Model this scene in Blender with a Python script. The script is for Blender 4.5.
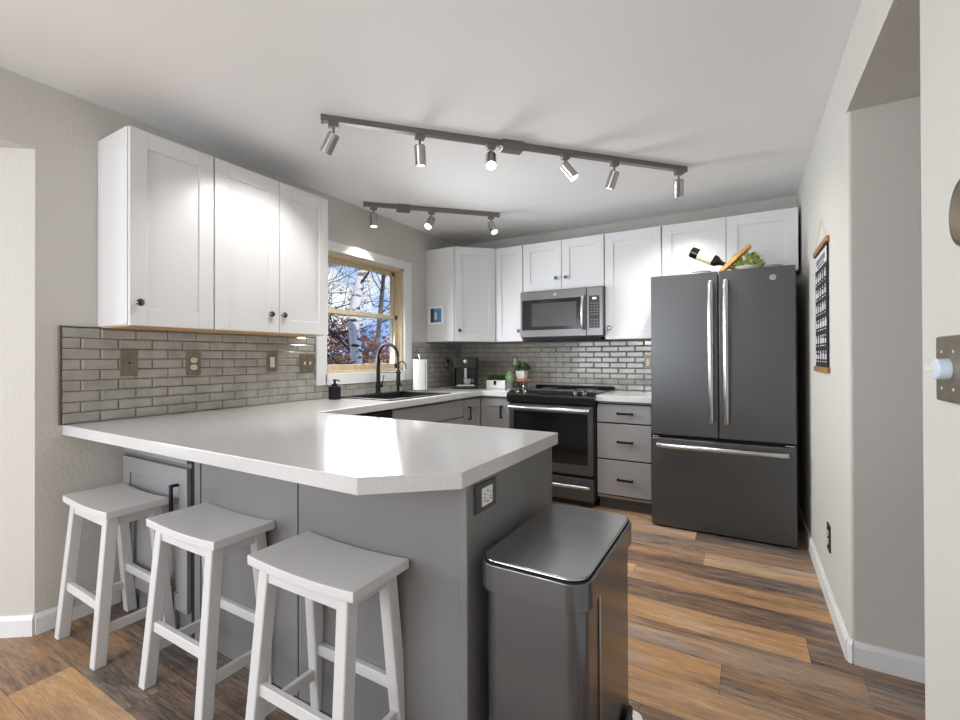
import bpy, bmesh, math, random
from mathutils import Vector, Matrix
random.seed(7)
for o in list(bpy.data.objects): bpy.data.objects.remove(o)
scene = bpy.context.scene
C = scene.collection
PI = math.pi

# ------------------------------------------------------------ camera
cd = bpy.data.cameras.new('camera'); cam = bpy.data.objects.new('camera', cd); C.objects.link(cam)
yaw, pitch, roll = .5259, .0047, -.0033
r = Vector((math.cos(yaw), math.sin(yaw), 0)); fw = Vector((-math.sin(yaw), math.cos(yaw), 0)); up = Vector((0, 0, 1))
f2 = fw*math.cos(pitch)+up*math.sin(pitch); u2 = up*math.cos(pitch)-fw*math.sin(pitch)
r3 = r*math.cos(roll)+u2*math.sin(roll); u3 = u2*math.cos(roll)-r*math.sin(roll)
M = Matrix((r3, u3, -f2)).transposed().to_4x4(); M.translation = Vector((2.7126, -4.232, 1.219))
cam.matrix_world = M
cd.sensor_width = 36; cd.lens = 453.13/960*36; cd.shift_y = -4.968/960; cd.clip_start = .02
scene.camera = cam
scene.view_settings.view_transform = 'Standard'; scene.view_settings.look = 'None'
scene.view_settings.gamma = 1; scene.view_settings.exposure = 0.06
scene.view_settings.use_curve_mapping = False

# ------------------------------------------------------------ world: pale blue winter sky with thin cloud
w = bpy.data.worlds.new('sky'); scene.world = w; w.use_nodes = True
nt = w.node_tree; bg = nt.nodes['Background']
tc = nt.nodes.new('ShaderNodeTexCoord'); nz = nt.nodes.new('ShaderNodeTexNoise'); cr = nt.nodes.new('ShaderNodeValToRGB')
nz.inputs['Scale'].default_value = 5; nz.inputs['Detail'].default_value = 5
cr.color_ramp.elements[0].position = .46; cr.color_ramp.elements[0].color = (.2, .45, .95, 1)
cr.color_ramp.elements[1].position = .58; cr.color_ramp.elements[1].color = (.9, .95, 1, 1)
nt.links.new(tc.outputs['Generated'], nz.inputs['Vector']); nt.links.new(nz.outputs['Fac'], cr.inputs['Fac'])
nt.links.new(cr.outputs['Color'], bg.inputs['Color']); bg.inputs['Strength'].default_value = 1.15

def lamp(name, kind, loc, rot, energy, color=(1, 1, 1), **kw):
    l = bpy.data.lights.new(name, kind); l.energy = energy; l.color = color
    for k, v in kw.items(): setattr(l, k, v)
    o = bpy.data.objects.new(name, l); C.objects.link(o); o.location = loc; o.rotation_euler = rot
    return o
# winter sun outside, from behind the house
lamp('sun', 'SUN', (0, 0, 8), (math.radians(48), 0, math.radians(62)), 3.2, (1, .95, .88), angle=.01)
# daylight through the two patio windows behind the camera and the dining window at the left
lamp('daylight_patio_window', 'AREA', (.2, -7.85, 1.25), (math.radians(100), 0, 0), 88, (.93, .965, 1), shape='RECTANGLE', size=2.8, size_y=2.1)
lamp('daylight_dining_window', 'AREA', (-2.35, -5.9, 1.3), (math.radians(98), 0, math.radians(-90)), 80, (.93, .965, 1), shape='RECTANGLE', size=2.2, size_y=1.9)
lamp('daylight_kitchen_window', 'AREA', (-.03, -1.42, 1.565), (math.radians(79), 0, math.radians(-90)), 24, (.93, .97, 1), shape='RECTANGLE', size=.80, size_y=.84, spread=math.radians(125))

# unseen fill lamp added behind the camera to lift the ceiling
lamp('rear_fill_lamp', 'POINT', (.9, -6.2, 1.75), (0, 0, 0), 45, (1, .98, .95), shadow_soft_size=.25)

# ------------------------------------------------------------ materials
def lin(c):
    return tuple((x/255/12.92 if x/255 <= .04045 else ((x/255+.055)/1.055)**2.4) for x in c)+(1,)
def mat(name, rgb, rough=.5, metal=0., bump=0, bscale=100, var=0, vscale=8, stretch=(1, 1, 1), rvar=0, coat=0, spec=None, trans=0, bdist=.002, detail=2):
    m = bpy.data.materials.new(name); m.use_nodes = True; n = m.node_tree; b = n.nodes['Principled BSDF']
    b.inputs['Base Color'].default_value = lin(rgb); b.inputs['Roughness'].default_value = rough; b.inputs['Metallic'].default_value = metal
    if coat: b.inputs['Coat Weight'].default_value = coat; b.inputs['Coat Roughness'].default_value = .06
    if spec is not None: b.inputs['Specular IOR Level'].default_value = spec
    if trans: b.inputs['Transmission Weight'].default_value = trans
    t = n.nodes.new('ShaderNodeTexCoord'); mp = n.nodes.new('ShaderNodeMapping'); mp.inputs['Scale'].default_value = stretch
    n.links.new(t.outputs['Object'], mp.inputs['Vector'])
    def noise(s):
        q = n.nodes.new('ShaderNodeTexNoise'); q.inputs['Scale'].default_value = s; q.inputs['Detail'].default_value = detail
        n.links.new(mp.outputs['Vector'], q.inputs['Vector']); return q
    if bump:
        q = noise(bscale); bp = n.nodes.new('ShaderNodeBump'); bp.inputs['Strength'].default_value = bump; bp.inputs['Distance'].default_value = bdist
        n.links.new(q.outputs['Fac'], bp.inputs['Height']); n.links.new(bp.outputs['Normal'], b.inputs['Normal'])
    if var:
        q = noise(vscale); rp = n.nodes.new('ShaderNodeValToRGB'); e = rp.color_ramp.elements
        e[0].position = .3; e[1].position = .7
        e[0].color = lin([max(0, x*(1-var)) for x in rgb]); e[1].color = lin([min(255, x*(1+var)) for x in rgb])
        n.links.new(q.outputs['Fac'], rp.inputs['Fac']); n.links.new(rp.outputs['Color'], b.inputs['Base Color'])
    if rvar:
        q = noise(vscale); mr = n.nodes.new('ShaderNodeMapRange'); mr.inputs['To Min'].default_value = max(.02, rough-rvar); mr.inputs['To Max'].default_value = rough+rvar
        n.links.new(q.outputs['Fac'], mr.inputs['Value']); n.links.new(mr.outputs['Result'], b.inputs['Roughness'])
    return m
def emis(name, rgb, s):
    m = bpy.data.materials.new(name); m.use_nodes = True; n = m.node_tree; b = n.nodes['Principled BSDF']
    b.inputs['Base Color'].default_value = lin(rgb); b.inputs['Emission Color'].default_value = lin(rgb); b.inputs['Emission Strength'].default_value = s
    return m
wall_m = mat('greige_wall_paint', (203, 201, 195), .75, bump=.55, bscale=62, bdist=.004, detail=3)
ceil_m = mat('white_ceiling_paint', (238, 239, 240), .85, bump=.12, bscale=60, bdist=.003)
trim_m = mat('white_trim_paint', (232, 233, 234), .35, bump=.05, bscale=20)
cab_w = mat('white_cabinet_lacquer', (222, 223, 225), .32, bump=.03, bscale=30, rvar=.04)
cab_g = mat('grey_cabinet_lacquer', (145, 145, 147), .33, bump=.03, bscale=30, rvar=.04)
cab_g_shaded = mat('grey_lacquer_shaded', (119, 119, 120), .3, bump=.04, bscale=12, rvar=.05)  # same paint as the base cabinets, peninsula shade put in as darker grey
under_m = mat('maple_underside', (205, 165, 118), .5, var=.1, vscale=12, stretch=(1, 10, 1))
gap_m = mat('dark_recess', (26, 26, 27), .8)
quartz = mat('speckled_white_quartz', (204, 204, 205), .13, var=.03, vscale=260, detail=1, spec=.5)
tile_m = mat('greige_glass_tile', (166, 163, 156), .1, var=.07, vscale=9, coat=.4, bump=.06, bscale=18)
grout_m = mat('dark_grout', (84, 80, 74), .9)
pewter = mat('pewter_plate', (132, 122, 108), .4, .55, var=.06, vscale=30)
edge_m = mat('steel_edge_trim', (105, 100, 93), .35, .7)
almond = mat('almond_plastic', (226, 220, 205), .35)
white_p = mat('white_plastic', (240, 240, 238), .35)
slate = mat('slate_steel', (88, 89, 91), .34, .6, bump=.02, bscale=40, stretch=(1, 1, 30), rvar=.05)
slate_side = mat('dark_appliance_side', (34, 34, 35), .55)
chrome = mat('brushed_chrome', (190, 190, 191), .25, 1)
steel = mat('brushed_stainless', (150, 150, 150), .24, 1, bump=.02, bscale=60, stretch=(30, 30, 1), rvar=.05)
steel_bin = mat('dark_brushed_stainless', (112, 114, 118), .24, .8, bump=.015, bscale=60, stretch=(30, 30, 1))
steel_lid = mat('smooth_stainless_lid', (176, 176, 177), .24, 1, rvar=.06, vscale=6)
track_m = mat('brushed_nickel_track', (128, 126, 124), .34, .8)
head_m = mat('brushed_nickel_head', (176, 174, 172), .22, 1, rvar=.06, vscale=60, stretch=(1, 1, .2))
blackm = mat('matte_black_metal', (20, 20, 21), .55, spec=.3)
black_g = mat('black_glass', (12, 12, 13), .06, spec=.5)
oven_g = mat('smoked_oven_glass', (24, 24, 25), .1, spec=.5)
mwin = mat('mesh_screen_glass', (66, 66, 66), .16, bump=.1, bscale=400)
black_p = mat('black_plastic', (24, 24, 25), .3)
knob_m = mat('dark_nickel_knob', (112, 112, 112), .2, 1)
sink_m = mat('black_granite_composite', (38, 38, 39), .45, var=.2, vscale=300)
pine = mat('clear_pine', (200, 184, 156), .5, var=.06, vscale=6, stretch=(10, 10, 1))
stool_m = mat('white_stool_paint', (210, 210, 211), .35, bump=.04, bscale=25)
rod_m = mat('walnut_rod', (150, 108, 62), .5, var=.12, vscale=20)
bamboo = mat('light_wood', (196, 150, 84), .5, var=.1, vscale=20)
redwood = mat('orange_brown_wood', (186, 122, 84), .5, var=.12, vscale=25)
leaf_l = mat('bright_leaf', (158, 172, 88), .5, var=.25, vscale=30)
leaf_d = mat('dark_leaf', (62, 92, 42), .5, var=.3, vscale=30)
leaf_p = mat('pale_green', (150, 176, 140), .5, var=.1, vscale=30)
paper = mat('paper_towel', (240, 240, 238), .9, bump=.3, bscale=150)
label_m = mat('cream_label', (238, 222, 188), .6)
ink = mat('black_print', (30, 29, 31), .75, var=.2, vscale=15)
parch = mat('worn_paper', (204, 204, 208), .8, var=.06, vscale=15)
bulb_m = emis('lit_bulb', (255, 248, 235), 14)
disp_m = emis('lit_display', (225, 235, 240), 1.2)
amber = mat('brass_plate', (128, 112, 84), .3, .9)
bronze = mat('bronze_plate', (88, 76, 64), .35, .85)
blueish = mat('pale_blue_plastic', (205, 220, 232), .4)

# glass pane
glass = bpy.data.materials.new('window_glass'); glass.use_nodes = True
n = glass.node_tree; n.nodes.clear(); out = n.nodes.new('ShaderNodeOutputMaterial'); mx = n.nodes.new('ShaderNodeMixShader'); tr = n.nodes.new('ShaderNodeBsdfTransparent'); gl = n.nodes.new('ShaderNodeBsdfGlossy')
gl.inputs['Roughness'].default_value = .02; mx.inputs[0].default_value = .04
n.links.new(tr.outputs[0], mx.inputs[1]); n.links.new(gl.outputs[0], mx.inputs[2]); n.links.new(mx.outputs[0], out.inputs['Surface'])

# plank floor
floor_m = bpy.data.materials.new('vinyl_plank_floor'); floor_m.use_nodes = True
n = floor_m.node_tree; b = n.nodes['Principled BSDF']
def N(t, **kw):
    q = n.nodes.new(t)
    for k, v in kw.items(): setattr(q, k, v)
    return q
L = n.links.new
t = N('ShaderNodeTexCoord'); mp = N('ShaderNodeMapping'); mp.inputs['Location'].default_value = (.35, -.009, 0); L(t.outputs['Object'], mp.inputs['Vector'])
def mth(op, a, bb=0.):
    q = N('ShaderNodeMath', operation=op)
    for i, x in enumerate((a, bb)):
        if isinstance(x, (int, float)): q.inputs[i].default_value = x
        else: L(x, q.inputs[i])
    return q.outputs[0]
sx = N('ShaderNodeSeparateXYZ'); L(mp.outputs['Vector'], sx.inputs[0])
ry = mth('DIVIDE', sx.outputs['Y'], .184); row = mth('FLOOR', ry)
wn1 = N('ShaderNodeTexWhiteNoise', noise_dimensions='1D'); L(mth('ADD', row, 57.3), wn1.inputs['W'])
rx = mth('ADD', mth('DIVIDE', sx.outputs['X'], 1.22), wn1.outputs['Value']); colm = mth('FLOOR', rx)
cid = N('ShaderNodeCombineXYZ'); L(row, cid.inputs['X']); L(colm, cid.inputs['Y'])
wn2 = N('ShaderNodeTexWhiteNoise', noise_dimensions='2D'); L(cid.outputs[0], wn2.inputs['Vector'])
fy = mth('FRACT', ry); fx = mth('FRACT', rx)
ey = mth('MULTIPLY', mth('MINIMUM', fy, mth('SUBTRACT', 1., fy)), .184); ex_ = mth('MULTIPLY', mth('MINIMUM', fx, mth('SUBTRACT', 1., fx)), 1.22)
joint = mth('LESS_THAN', mth('MINIMUM', ey, ex_), .0009)
pid = wn2.outputs['Value']
# each plank shifts its own grain
comb = N('ShaderNodeCombineXYZ'); mul = N('ShaderNodeMath', operation='MULTIPLY'); mul.inputs[1].default_value = 37; L(pid, mul.inputs[0]); L(mul.outputs[0], comb.inputs['X']); L(mul.outputs[0], comb.inputs['Z'])
add = N('ShaderNodeVectorMath', operation='ADD'); L(t.outputs['Object'], add.inputs[0]); L(comb.outputs[0], add.inputs[1])
def grain(sx, sy, sc, det, dist=0):
    m2 = N('ShaderNodeMapping'); m2.inputs['Scale'].default_value = (sx, sy, 1); L(add.outputs[0], m2.inputs['Vector'])
    q = N('ShaderNodeTexNoise'); q.inputs['Scale'].default_value = sc; q.inputs['Detail'].default_value = det; q.inputs['Distortion'].default_value = dist; q.inputs['Roughness'].default_value = .62
    L(m2.outputs[0], q.inputs['Vector']); return q
g1 = grain(.9, 8, 2.0, 8, 1.2); g2 = grain(3.0, 55, 4.0, 6, .8); g3 = grain(.7, 2.2, 1.6, 2, .3)
tone = mth('ADD', mth('MULTIPLY', pid, .52), mth('MULTIPLY', mth('SUBTRACT', g1.outputs['Fac'], .5), 1.25))
tone = mth('ADD', tone, mth('MULTIPLY', mth('SUBTRACT', g2.outputs['Fac'], .5), 1.15))
tone = mth('ADD', tone, .27)
rp = N('ShaderNodeValToRGB'); e = rp.color_ramp.elements; e[0].position = .0; e[0].color = lin((66, 58, 58)); e[1].position = 1; e[1].color = lin((212, 172, 124))
for p, c in ((.22, (100, 84, 78)), (.42, (144, 114, 88)), (.62, (172, 134, 98)), (.82, (196, 150, 102))):
    q = e.new(p); q.color = lin(c)
L(tone, rp.inputs['Fac'])
# cool grey planks among the warm ones
mixc = N('ShaderNodeMix', data_type='RGBA'); rg = N('ShaderNodeValToRGB'); rg.color_ramp.elements[0].position = .45; rg.color_ramp.elements[1].position = .62
L(g3.outputs['Fac'], rg.inputs['Fac'])
hs = N('ShaderNodeHueSaturation'); hs.inputs['Saturation'].default_value = .38; hs.inputs['Value'].default_value = .80; L(rp.outputs['Color'], hs.inputs['Color'])
L(mth('MULTIPLY', rg.outputs['Color'], .75), mixc.inputs[0]); L(rp.outputs['Color'], mixc.inputs[6]); L(hs.outputs['Color'], mixc.inputs[7])
mm = N('ShaderNodeMix', data_type='RGBA'); mm.inputs[7].default_value = lin((52, 42, 36)); L(mth('MULTIPLY', joint, .75), mm.inputs[0]); L(mixc.outputs[2], mm.inputs[6])
L(mm.outputs[2], b.inputs['Base Color'])
b.inputs['Roughness'].default_value = .42
bpn = N('ShaderNodeBump'); bpn.inputs['Strength'].default_value = .25; bpn.inputs['Distance'].default_value = .001; L(g2.outputs['Fac'], bpn.inputs['Height']); L(bpn.outputs['Normal'], b.inputs['Normal'])

# birch bark
birch_m = bpy.data.materials.new('birch_bark'); birch_m.use_nodes = True
n = birch_m.node_tree; b = n.nodes['Principled BSDF']; L = n.links.new
t = n.nodes.new('ShaderNodeTexCoord'); mp = n.nodes.new('ShaderNodeMapping'); mp.inputs['Scale'].default_value = (5, 5, 16); nz = n.nodes.new('ShaderNodeTexNoise'); nz.inputs['Scale'].default_value = 1; nz.inputs['Detail'].default_value = 5
rp = n.nodes.new('ShaderNodeValToRGB'); e = rp.color_ramp.elements; e[0].position = .36; e[0].color = lin((50, 46, 46)); e[1].position = .44; e[1].color = lin((224, 222, 226))
L(t.outputs['Object'], mp.inputs['Vector']); L(mp.outputs[0], nz.inputs['Vector']); L(nz.outputs['Fac'], rp.inputs['Fac']); L(rp.outputs['Color'], b.inputs['Base Color']); b.inputs['Roughness'].default_value = .8
bark_m = mat('grey_brown_bark', (104, 92, 88), .9, bump=.5, bscale=30, var=.2, vscale=12)
twig_m = mat('dark_twig', (58, 50, 52), .9)
rust_m = mat('rust_leaves', (140, 92, 76), .8, var=.3, vscale=6)
fence_m = mat('weathered_fence', (150, 108, 92), .85, var=.12, vscale=5)
lawn_m = mat('winter_lawn', (170, 165, 150), .95, var=.1, vscale=3)
siding_m = mat('pale_siding', (206, 214, 224), .7)

# ------------------------------------------------------------ mesh helpers
class MB:
    """collects shapes; build() links them as ONE mesh object"""
    def __init__(s): s.bm = bmesh.new(); s.mats = []
    def mi(s, m):
        if m is None: return 0
        if m not in s.mats: s.mats.append(m)
        return s.mats.index(m)
    def merge(s, tmp, m=None, M=None):
        if M is not None: bmesh.ops.transform(tmp, matrix=M, verts=tmp.verts)
        i = s.mi(m)
        for f in tmp.faces: f.material_index = i
        me = bpy.data.meshes.new('t'); tmp.to_mesh(me); tmp.free(); s.bm.from_mesh(me); bpy.data.meshes.remove(me)
    def box(s, x0, x1, y0, y1, z0, z1, bev=0, m=None, M=None, seg=1):
        t = bmesh.new(); bmesh.ops.create_cube(t, size=1)
        for v in t.verts: v.co = Vector(((x0+x1)/2+v.co.x*(x1-x0), (y0+y1)/2+v.co.y*(y1-y0), (z0+z1)/2+v.co.z*(z1-z0)))
        if bev: bmesh.ops.bevel(t, geom=t.edges[:], offset=bev, segments=seg, affect='EDGES', profile=.5)
        s.merge(t, m, M); return s
    def prism(s, pts, z0, z1, bev=0, m=None, M=None, seg=2):
        t = bmesh.new(); vs = [t.verts.new((p[0], p[1], z0)) for p in pts]; f = t.faces.new(vs)
        e = bmesh.ops.extrude_face_region(t, geom=[f]); bmesh.ops.translate(t, vec=(0, 0, z1-z0), verts=[v for v in e['geom'] if isinstance(v, bmesh.types.BMVert)])
        bmesh.ops.recalc_face_normals(t, faces=t.faces)
        if bev:
            ed = [q for q in t.edges if abs(q.verts[0].co.z-q.verts[1].co.z) < 1e-6]
            bmesh.ops.bevel(t, geom=ed, offset=bev, segments=seg, affect='EDGES', profile=.5)
        s.merge(t, m, M); return s
    def lathe(s, prof, n=24, m=None, M=None):
        t = bmesh.new(); rings = []
        for rr, z in prof: rings.append([t.verts.new((rr*math.cos(2*PI*k/n), rr*math.sin(2*PI*k/n), z)) for k in range(n)])
        for a, bb in zip(rings, rings[1:]):
            for k in range(n): t.faces.new((a[k], a[(k+1) % n], bb[(k+1) % n], bb[k]))
        t.faces.new(rings[0][::-1]); t.faces.new(rings[-1])
        bmesh.ops.remove_doubles(t, verts=t.verts, dist=1e-6)
        bmesh.ops.recalc_face_normals(t, faces=t.faces)
        s.merge(t, m, M); return s
    def tube(s, pts, rad, n=10, m=None, M=None, flat=False):
        """round tube along points, radius number or list"""
        t = bmesh.new(); pts = [Vector(p) for p in pts]; rs = rad if isinstance(rad, (list, tuple)) else [rad]*len(pts); rings = []; prev = None
        for i, p in enumerate(pts):
            d = (pts[min(i+1, len(pts)-1)]-pts[max(i-1, 0)]).normalized()
            a = prev if prev is not None else (Vector((0, 0, 1)) if abs(d.z) < .9 else Vector((1, 0, 0)))
            u = (a-d*a.dot(d)).normalized(); v = d.cross(u); prev = u
            rings.append([t.verts.new(p+(u*math.cos(2*PI*k/n+PI/n)+v*math.sin(2*PI*k/n+PI/n))*rs[i]) for k in range(n)])
        for a, bb in zip(rings, rings[1:]):
            for k in range(n): t.faces.new((a[k], a[(k+1) % n], bb[(k+1) % n], bb[k]))
        t.faces.new(rings[0][::-1]); t.faces.new(rings[-1])
        bmesh.ops.recalc_face_normals(t, faces=t.faces)
        s.merge(t, m, M); return s
    def hexa(s, lo, hi, m=None, bev=0):
        """leg: lower quad corners lo, upper quad corners hi"""
        t = bmesh.new(); a = [t.verts.new(p) for p in lo]; bb = [t.verts.new(p) for p in hi]
        t.faces.new(a[::-1]); t.faces.new(bb)
        for k in range(4): t.faces.new((a[k], a[(k+1) % 4], bb[(k+1) % 4], bb[k]))
        bmesh.ops.recalc_face_normals(t, faces=t.faces)
        if bev: bmesh.ops.bevel(t, geom=t.edges[:], offset=bev, segments=1, affect='EDGES', profile=.5)
        s.merge(t, m); return s
    def leaf(s, p, d, wdt, ln, m=None, nrm=None):
        t = bmesh.new(); d = Vector(d).normalized(); q = Vector((random.gauss(0, 1), random.gauss(0, 1), random.gauss(0, 1))); u = d.cross(q).normalized(); nn = u.cross(d)
        p = Vector(p)
        v = [t.verts.new(x) for x in (p, p+d*ln*.5+u*wdt/2+nn*wdt*.15, p+d*ln, p+d*ln*.5-u*wdt/2+nn*wdt*.15)]
        c = t.verts.new(p+d*ln*.5-nn*wdt*.12)
        for k in range(4): t.faces.new((v[k], v[(k+1) % 4], c))
        s.merge(t, m); return s
    def build(s, name, m, parent=None, loc=(0, 0, 0), smooth=True, label=None):
        me = bpy.data.meshes.new(name); s.bm.to_mesh(me); s.bm.free()
        if s.mats and m is None:
            for q in s.mats: me.materials.append(q)
        elif s.mats:
            # slot 0 default for shapes given None
            for q in s.mats: me.materials.append(q)
        else: me.materials.append(m)
        if smooth:
            for p in me.polygons: p.use_smooth = True
            me.set_sharp_from_angle(angle=math.radians(32))
        o = bpy.data.objects.new(name, me); C.objects.link(o); o.location = loc
        if smooth:
            wn = o.modifiers.new('weighted', 'WEIGHTED_NORMAL'); wn.keep_sharp = True; wn.weight = 90
        if parent: o.parent = parent
        if label: o['label'] = label
        return o
def B(name, m, parent, *boxes, bev=.0015, loc=(0, 0, 0), label=None):
    q = MB()
    for bx in boxes: q.box(*bx, bev=bev)
    return q.build(name, m, parent, loc, label=label)
def thing(name, label, cat, loc=(0, 0, 0), rz=0, group=None):
    o = bpy.data.objects.new(name, None); C.objects.link(o); o.location = loc; o.rotation_euler = (0, 0, rz); o.empty_display_size = .1
    o['label'] = label; o['category'] = cat
    if group: o['group'] = group
    return o
def tag(o, label, cat, group=None, kind=None):
    o['label'] = label; o['category'] = cat
    if group: o['group'] = group
    if kind: o['kind'] = kind
    return o
def struct(o): o['kind'] = 'structure'; return o
def copy_tree(o, parent=None):
    c = o.copy(); C.objects.link(c); c.parent = parent
    for ch in list(o.children): copy_tree(ch, c)
    return c
def rrect(x0, x1, y0, y1, rr, n=8):
    pts = []
    for cx, cy, a in ((x1-rr, y1-rr, 0), (x0+rr, y1-rr, 90), (x0+rr, y0+rr, 180), (x1-rr, y0+rr, 270)):
        for k in range(n+1):
            q = math.radians(a+90*k/n); pts.append((cx+rr*math.cos(q), cy+rr*math.sin(q)))
    return pts

# ------------------------------------------------------------ room shell
H = 2.454; RW = 3.075; YR = -8.0
struct(B('floor', floor_m, None, (-2.6, 4.6, YR, .1, -.1, 0), bev=0))
struct(B('ceiling', ceil_m, None, (-2.6, 4.6, YR-.1, .1, H, H+.1), bev=0))
struct(B('wall_back', wall_m, None, (-.12, 4.6, 0, .12, 0, H), bev=0))
WY0, WY1, WZ0, WZ1 = -1.885, -.955, 1.085, 2.045       # kitchen window opening
q = MB()
q.box(-.12, 0, WY1, .12, 0, H); q.box(-.12, 0, -3.486, WY0, 0, H); q.box(-.12, 0, WY0, WY1, 0, WZ0); q.box(-.12, 0, WY0, WY1, WZ1, H)
q.box(-.12, 0, YR, -3.486, 2.15, H)
struct(q.build('wall_left', wall_m, smooth=False))
q = MB(); q.prism([(0, -3.486), (-.8, -4.06), (-.8, -3.9), (-.12, -3.4)], 0, 2.15)
struct(q.build('wall_left_angled', wall_m, smooth=False))
q = MB(); q.box(-.95, -.8, -4.06, -3.9, 0, 2.15); q.box(-2.6, -.8, -4.2, -4.05, 0, 2.15); q.box(-2.6, -.12, YR, -3.4, 2.15, 2.22); struct(q.build('wall_dining', wall_m, smooth=False))
q = MB(); q.box(-2.6, -2.45, YR, -4.05, 0, .35); q.box(-2.6, -2.45, YR, -4.05, 2.25, H); q.box(-2.6, -2.45, YR, -7.0, .35, 2.25); q.box(-2.6, -2.45, -4.8, -4.05, .35, 2.25)
struct(q.build('wall_dining_window', wall_m, smooth=False))
# right wall with the passage
JY0, JY1 = -2.79, -1.93
def bullnose(x0, x1, y0, y1, z0, z1, rr, corners):
    q = MB(); pts = []
    for cx, cy, a, on in ((x1, y1, 0, 'ne' in corners), (x0, y1, 90, 'nw' in corners), (x0, y0, 180, 'sw' in corners), (x1, y0, 270, 'se' in corners)):
        if not on: pts.append((cx, cy)); continue
        sx = -1 if a in (0, 270) else 1; sy = -1 if a in (0, 90) else 1
        ox, oy = cx+sx*rr, cy+sy*rr
        for k in range(7):
            g = math.radians(a+15*k); pts.append((ox+rr*math.cos(g), oy+rr*math.sin(g)))
    q.prism(pts, z0, z1); return q
struct(bullnose(RW, RW+1.5, JY1, .12, 0, 2.195, .018, ('sw',)).build('wall_right', wall_m))
struct(bullnose(RW, RW+.14, YR, JY0, 0, 2.195, .01, ('nw',)).build('wall_right_near', wall_m))
q = MB(); q.box(RW, RW+1.5, YR, .12, 2.195, H); struct(q.build('wall_right_header', wall_m, smooth=False))
q = MB(); q.box(4.4, 4.6, YR, JY1, 0, 2.195); struct(q.build('wall_hall', wall_m, smooth=False))
# rear wall with patio window opening
q = MB(); q.box(-2.6, -1.3, YR-.1, YR, 0, H); q.box(1.7, 4.6, YR-.1, YR, 0, H); q.box(-1.3, 1.7, YR-.1, YR, 2.3, H); q.box(-1.3, 1.7, YR-.1, YR, 0, .12)
struct(q.build('wall_rear', wall_m, smooth=False))
# baseboards
def base_run(name, pts, h=.09, t=.013):
    q = MB()
    for a, bb in zip(pts, pts[1:]):
        a = Vector((a[0], a[1], 0)); bb = Vector((bb[0], bb[1], 0)); d = (bb-a).normalized(); nn = Vector((d.y, -d.x, 0)); L_ = (bb-a).length
        Mx = Matrix(((d.x, nn.x, 0, a.x), (d.y, nn.y, 0, a.y), (0, 0, 1, 0), (0, 0, 0, 1)))
        q.hexa([Mx @ Vector(p) for p in ((0, 0, 0), (L_, 0, 0), (L_, t, 0), (0, t, 0))], [Mx @ Vector(p) for p in ((0, 0, h*.8), (L_, 0, h*.8), (L_, t, h*.8), (0, t, h*.8))])
        q.hexa([Mx @ Vector(p) for p in ((0, 0, h*.8), (L_, 0, h*.8), (L_, t, h*.8), (0, t, h*.8))], [Mx @ Vector(p) for p in ((0, 0, h), (L_, 0, h), (L_, t*.45, h), (0, t*.45, h))])
    return struct(q.build(name, trim_m, smooth=False))
base_run('baseboard_right', [(RW, -.02), (RW, -1.92), (RW+.012, JY1), (4.39, JY1)])
base_run('baseboard_right_near', [(RW+.14, JY0), (RW, JY0), (RW, YR)])
base_run('baseboard_left', [(-.8, -4.06), (0, -3.486), (0, -3.17)])

# ------------------------------------------------------------ kitchen window (structure)
wr = bpy.data.objects.new('window_1', None); C.objects.link(wr); wr.location = (0, -1.42, 1.57); struct(wr)
def WB(name, m, *bx, bev=.0015, lab=None):
    q = MB()
    for x0, x1, y0, y1, z0, z1 in bx: q.box(x0, x1, y0+1.42, y1+1.42, z0-1.57, z1-1.57, bev=bev)
    return q.build(name, m, wr, label=lab)
cy0, cy1, cz0, cz1 = -1.966, -.868, 1.012, 2.105
WB('window_casing', trim_m, (0, .02, cy0, WY0+.012, cz0, cz1), (0, .02, WY1-.012, cy1, cz0, cz1), (0, .02, WY0, WY1, WZ1-.01, cz1), (0, .02, WY0, WY1, cz0, WZ0+.012))
WB('window_jamb', trim_m, (-.119, .002, WY0, WY0+.012, WZ0, WZ1), (-.119, .002, WY1-.012, WY1, WZ0, WZ1), (-.119, .002, WY0, WY1, WZ1-.012, WZ1), (-.119, .002, WY0, WY1, WZ0, WZ0+.012))
a0, a1, b0, b1 = WY0+.012, WY1-.012, WZ0+.012, WZ1-.012
WB('window_frame', pine, (-.118, -.004, a0, a0+.022, b0, b1), (-.118, -.004, a1-.022, a1, b0, b1), (-.118, -.004, a0, a1, b1-.028, b1), (-.118, -.004, a0, a1, b0, b0+.022))
mz = 1.585
def sash(name, x0, x1, z0, z1, bot, top):
    s0, s1 = a0+.022, a1-.022; st = .038
    o = WB(name, pine, (x0, x1, s0, s0+st, z0, z1), (x0, x1, s1-st, s1, z0, z1), (x0, x1, s0, s1, z0, z0+bot), (x0, x1, s0, s1, z1-top, z1))
    g = MB(); xm = (x0+x1)/2; g.box(xm-.003, xm+.003, s0+st-.004+1.42, s1-st+.004+1.42, z0+bot-.004-1.57, z1-top+.004-1.57)
    g.build('pane', glass, o)
sash('upper_sash', -.112, -.084, mz-.02, b1-.028, .036, .034)
sash('lower_sash', -.08, -.052, b0+.022, mz+.018, .045, .036)
WB('sash_stop', white_p, (-.112, -.084, a1-.064, a1-.06, b0+.022, mz))
# patio window frame behind the camera and dining window frame
q = MB()
for x in (-1.3, .165, 1.63): q.box(x, x+.07, YR-.09, YR-.02, .12, 2.3)
q.box(-1.3, 1.7, YR-.09, YR-.02, .12, .19); q.box(-1.3, 1.7, YR-.09, YR-.02, 2.23, 2.3); struct(q.build('window_2', trim_m))
q = MB()
for y in (-7.0, -5.93, -4.87): q.box(-2.56, -2.5, y, y+.07, .35, 2.25)
q.box(-2.56, -2.5, -7, -4.8, .35, .42); q.box(-2.56, -2.5, -7, -4.8, 2.18, 2.25); struct(q.build('window_3', trim_m))

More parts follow.
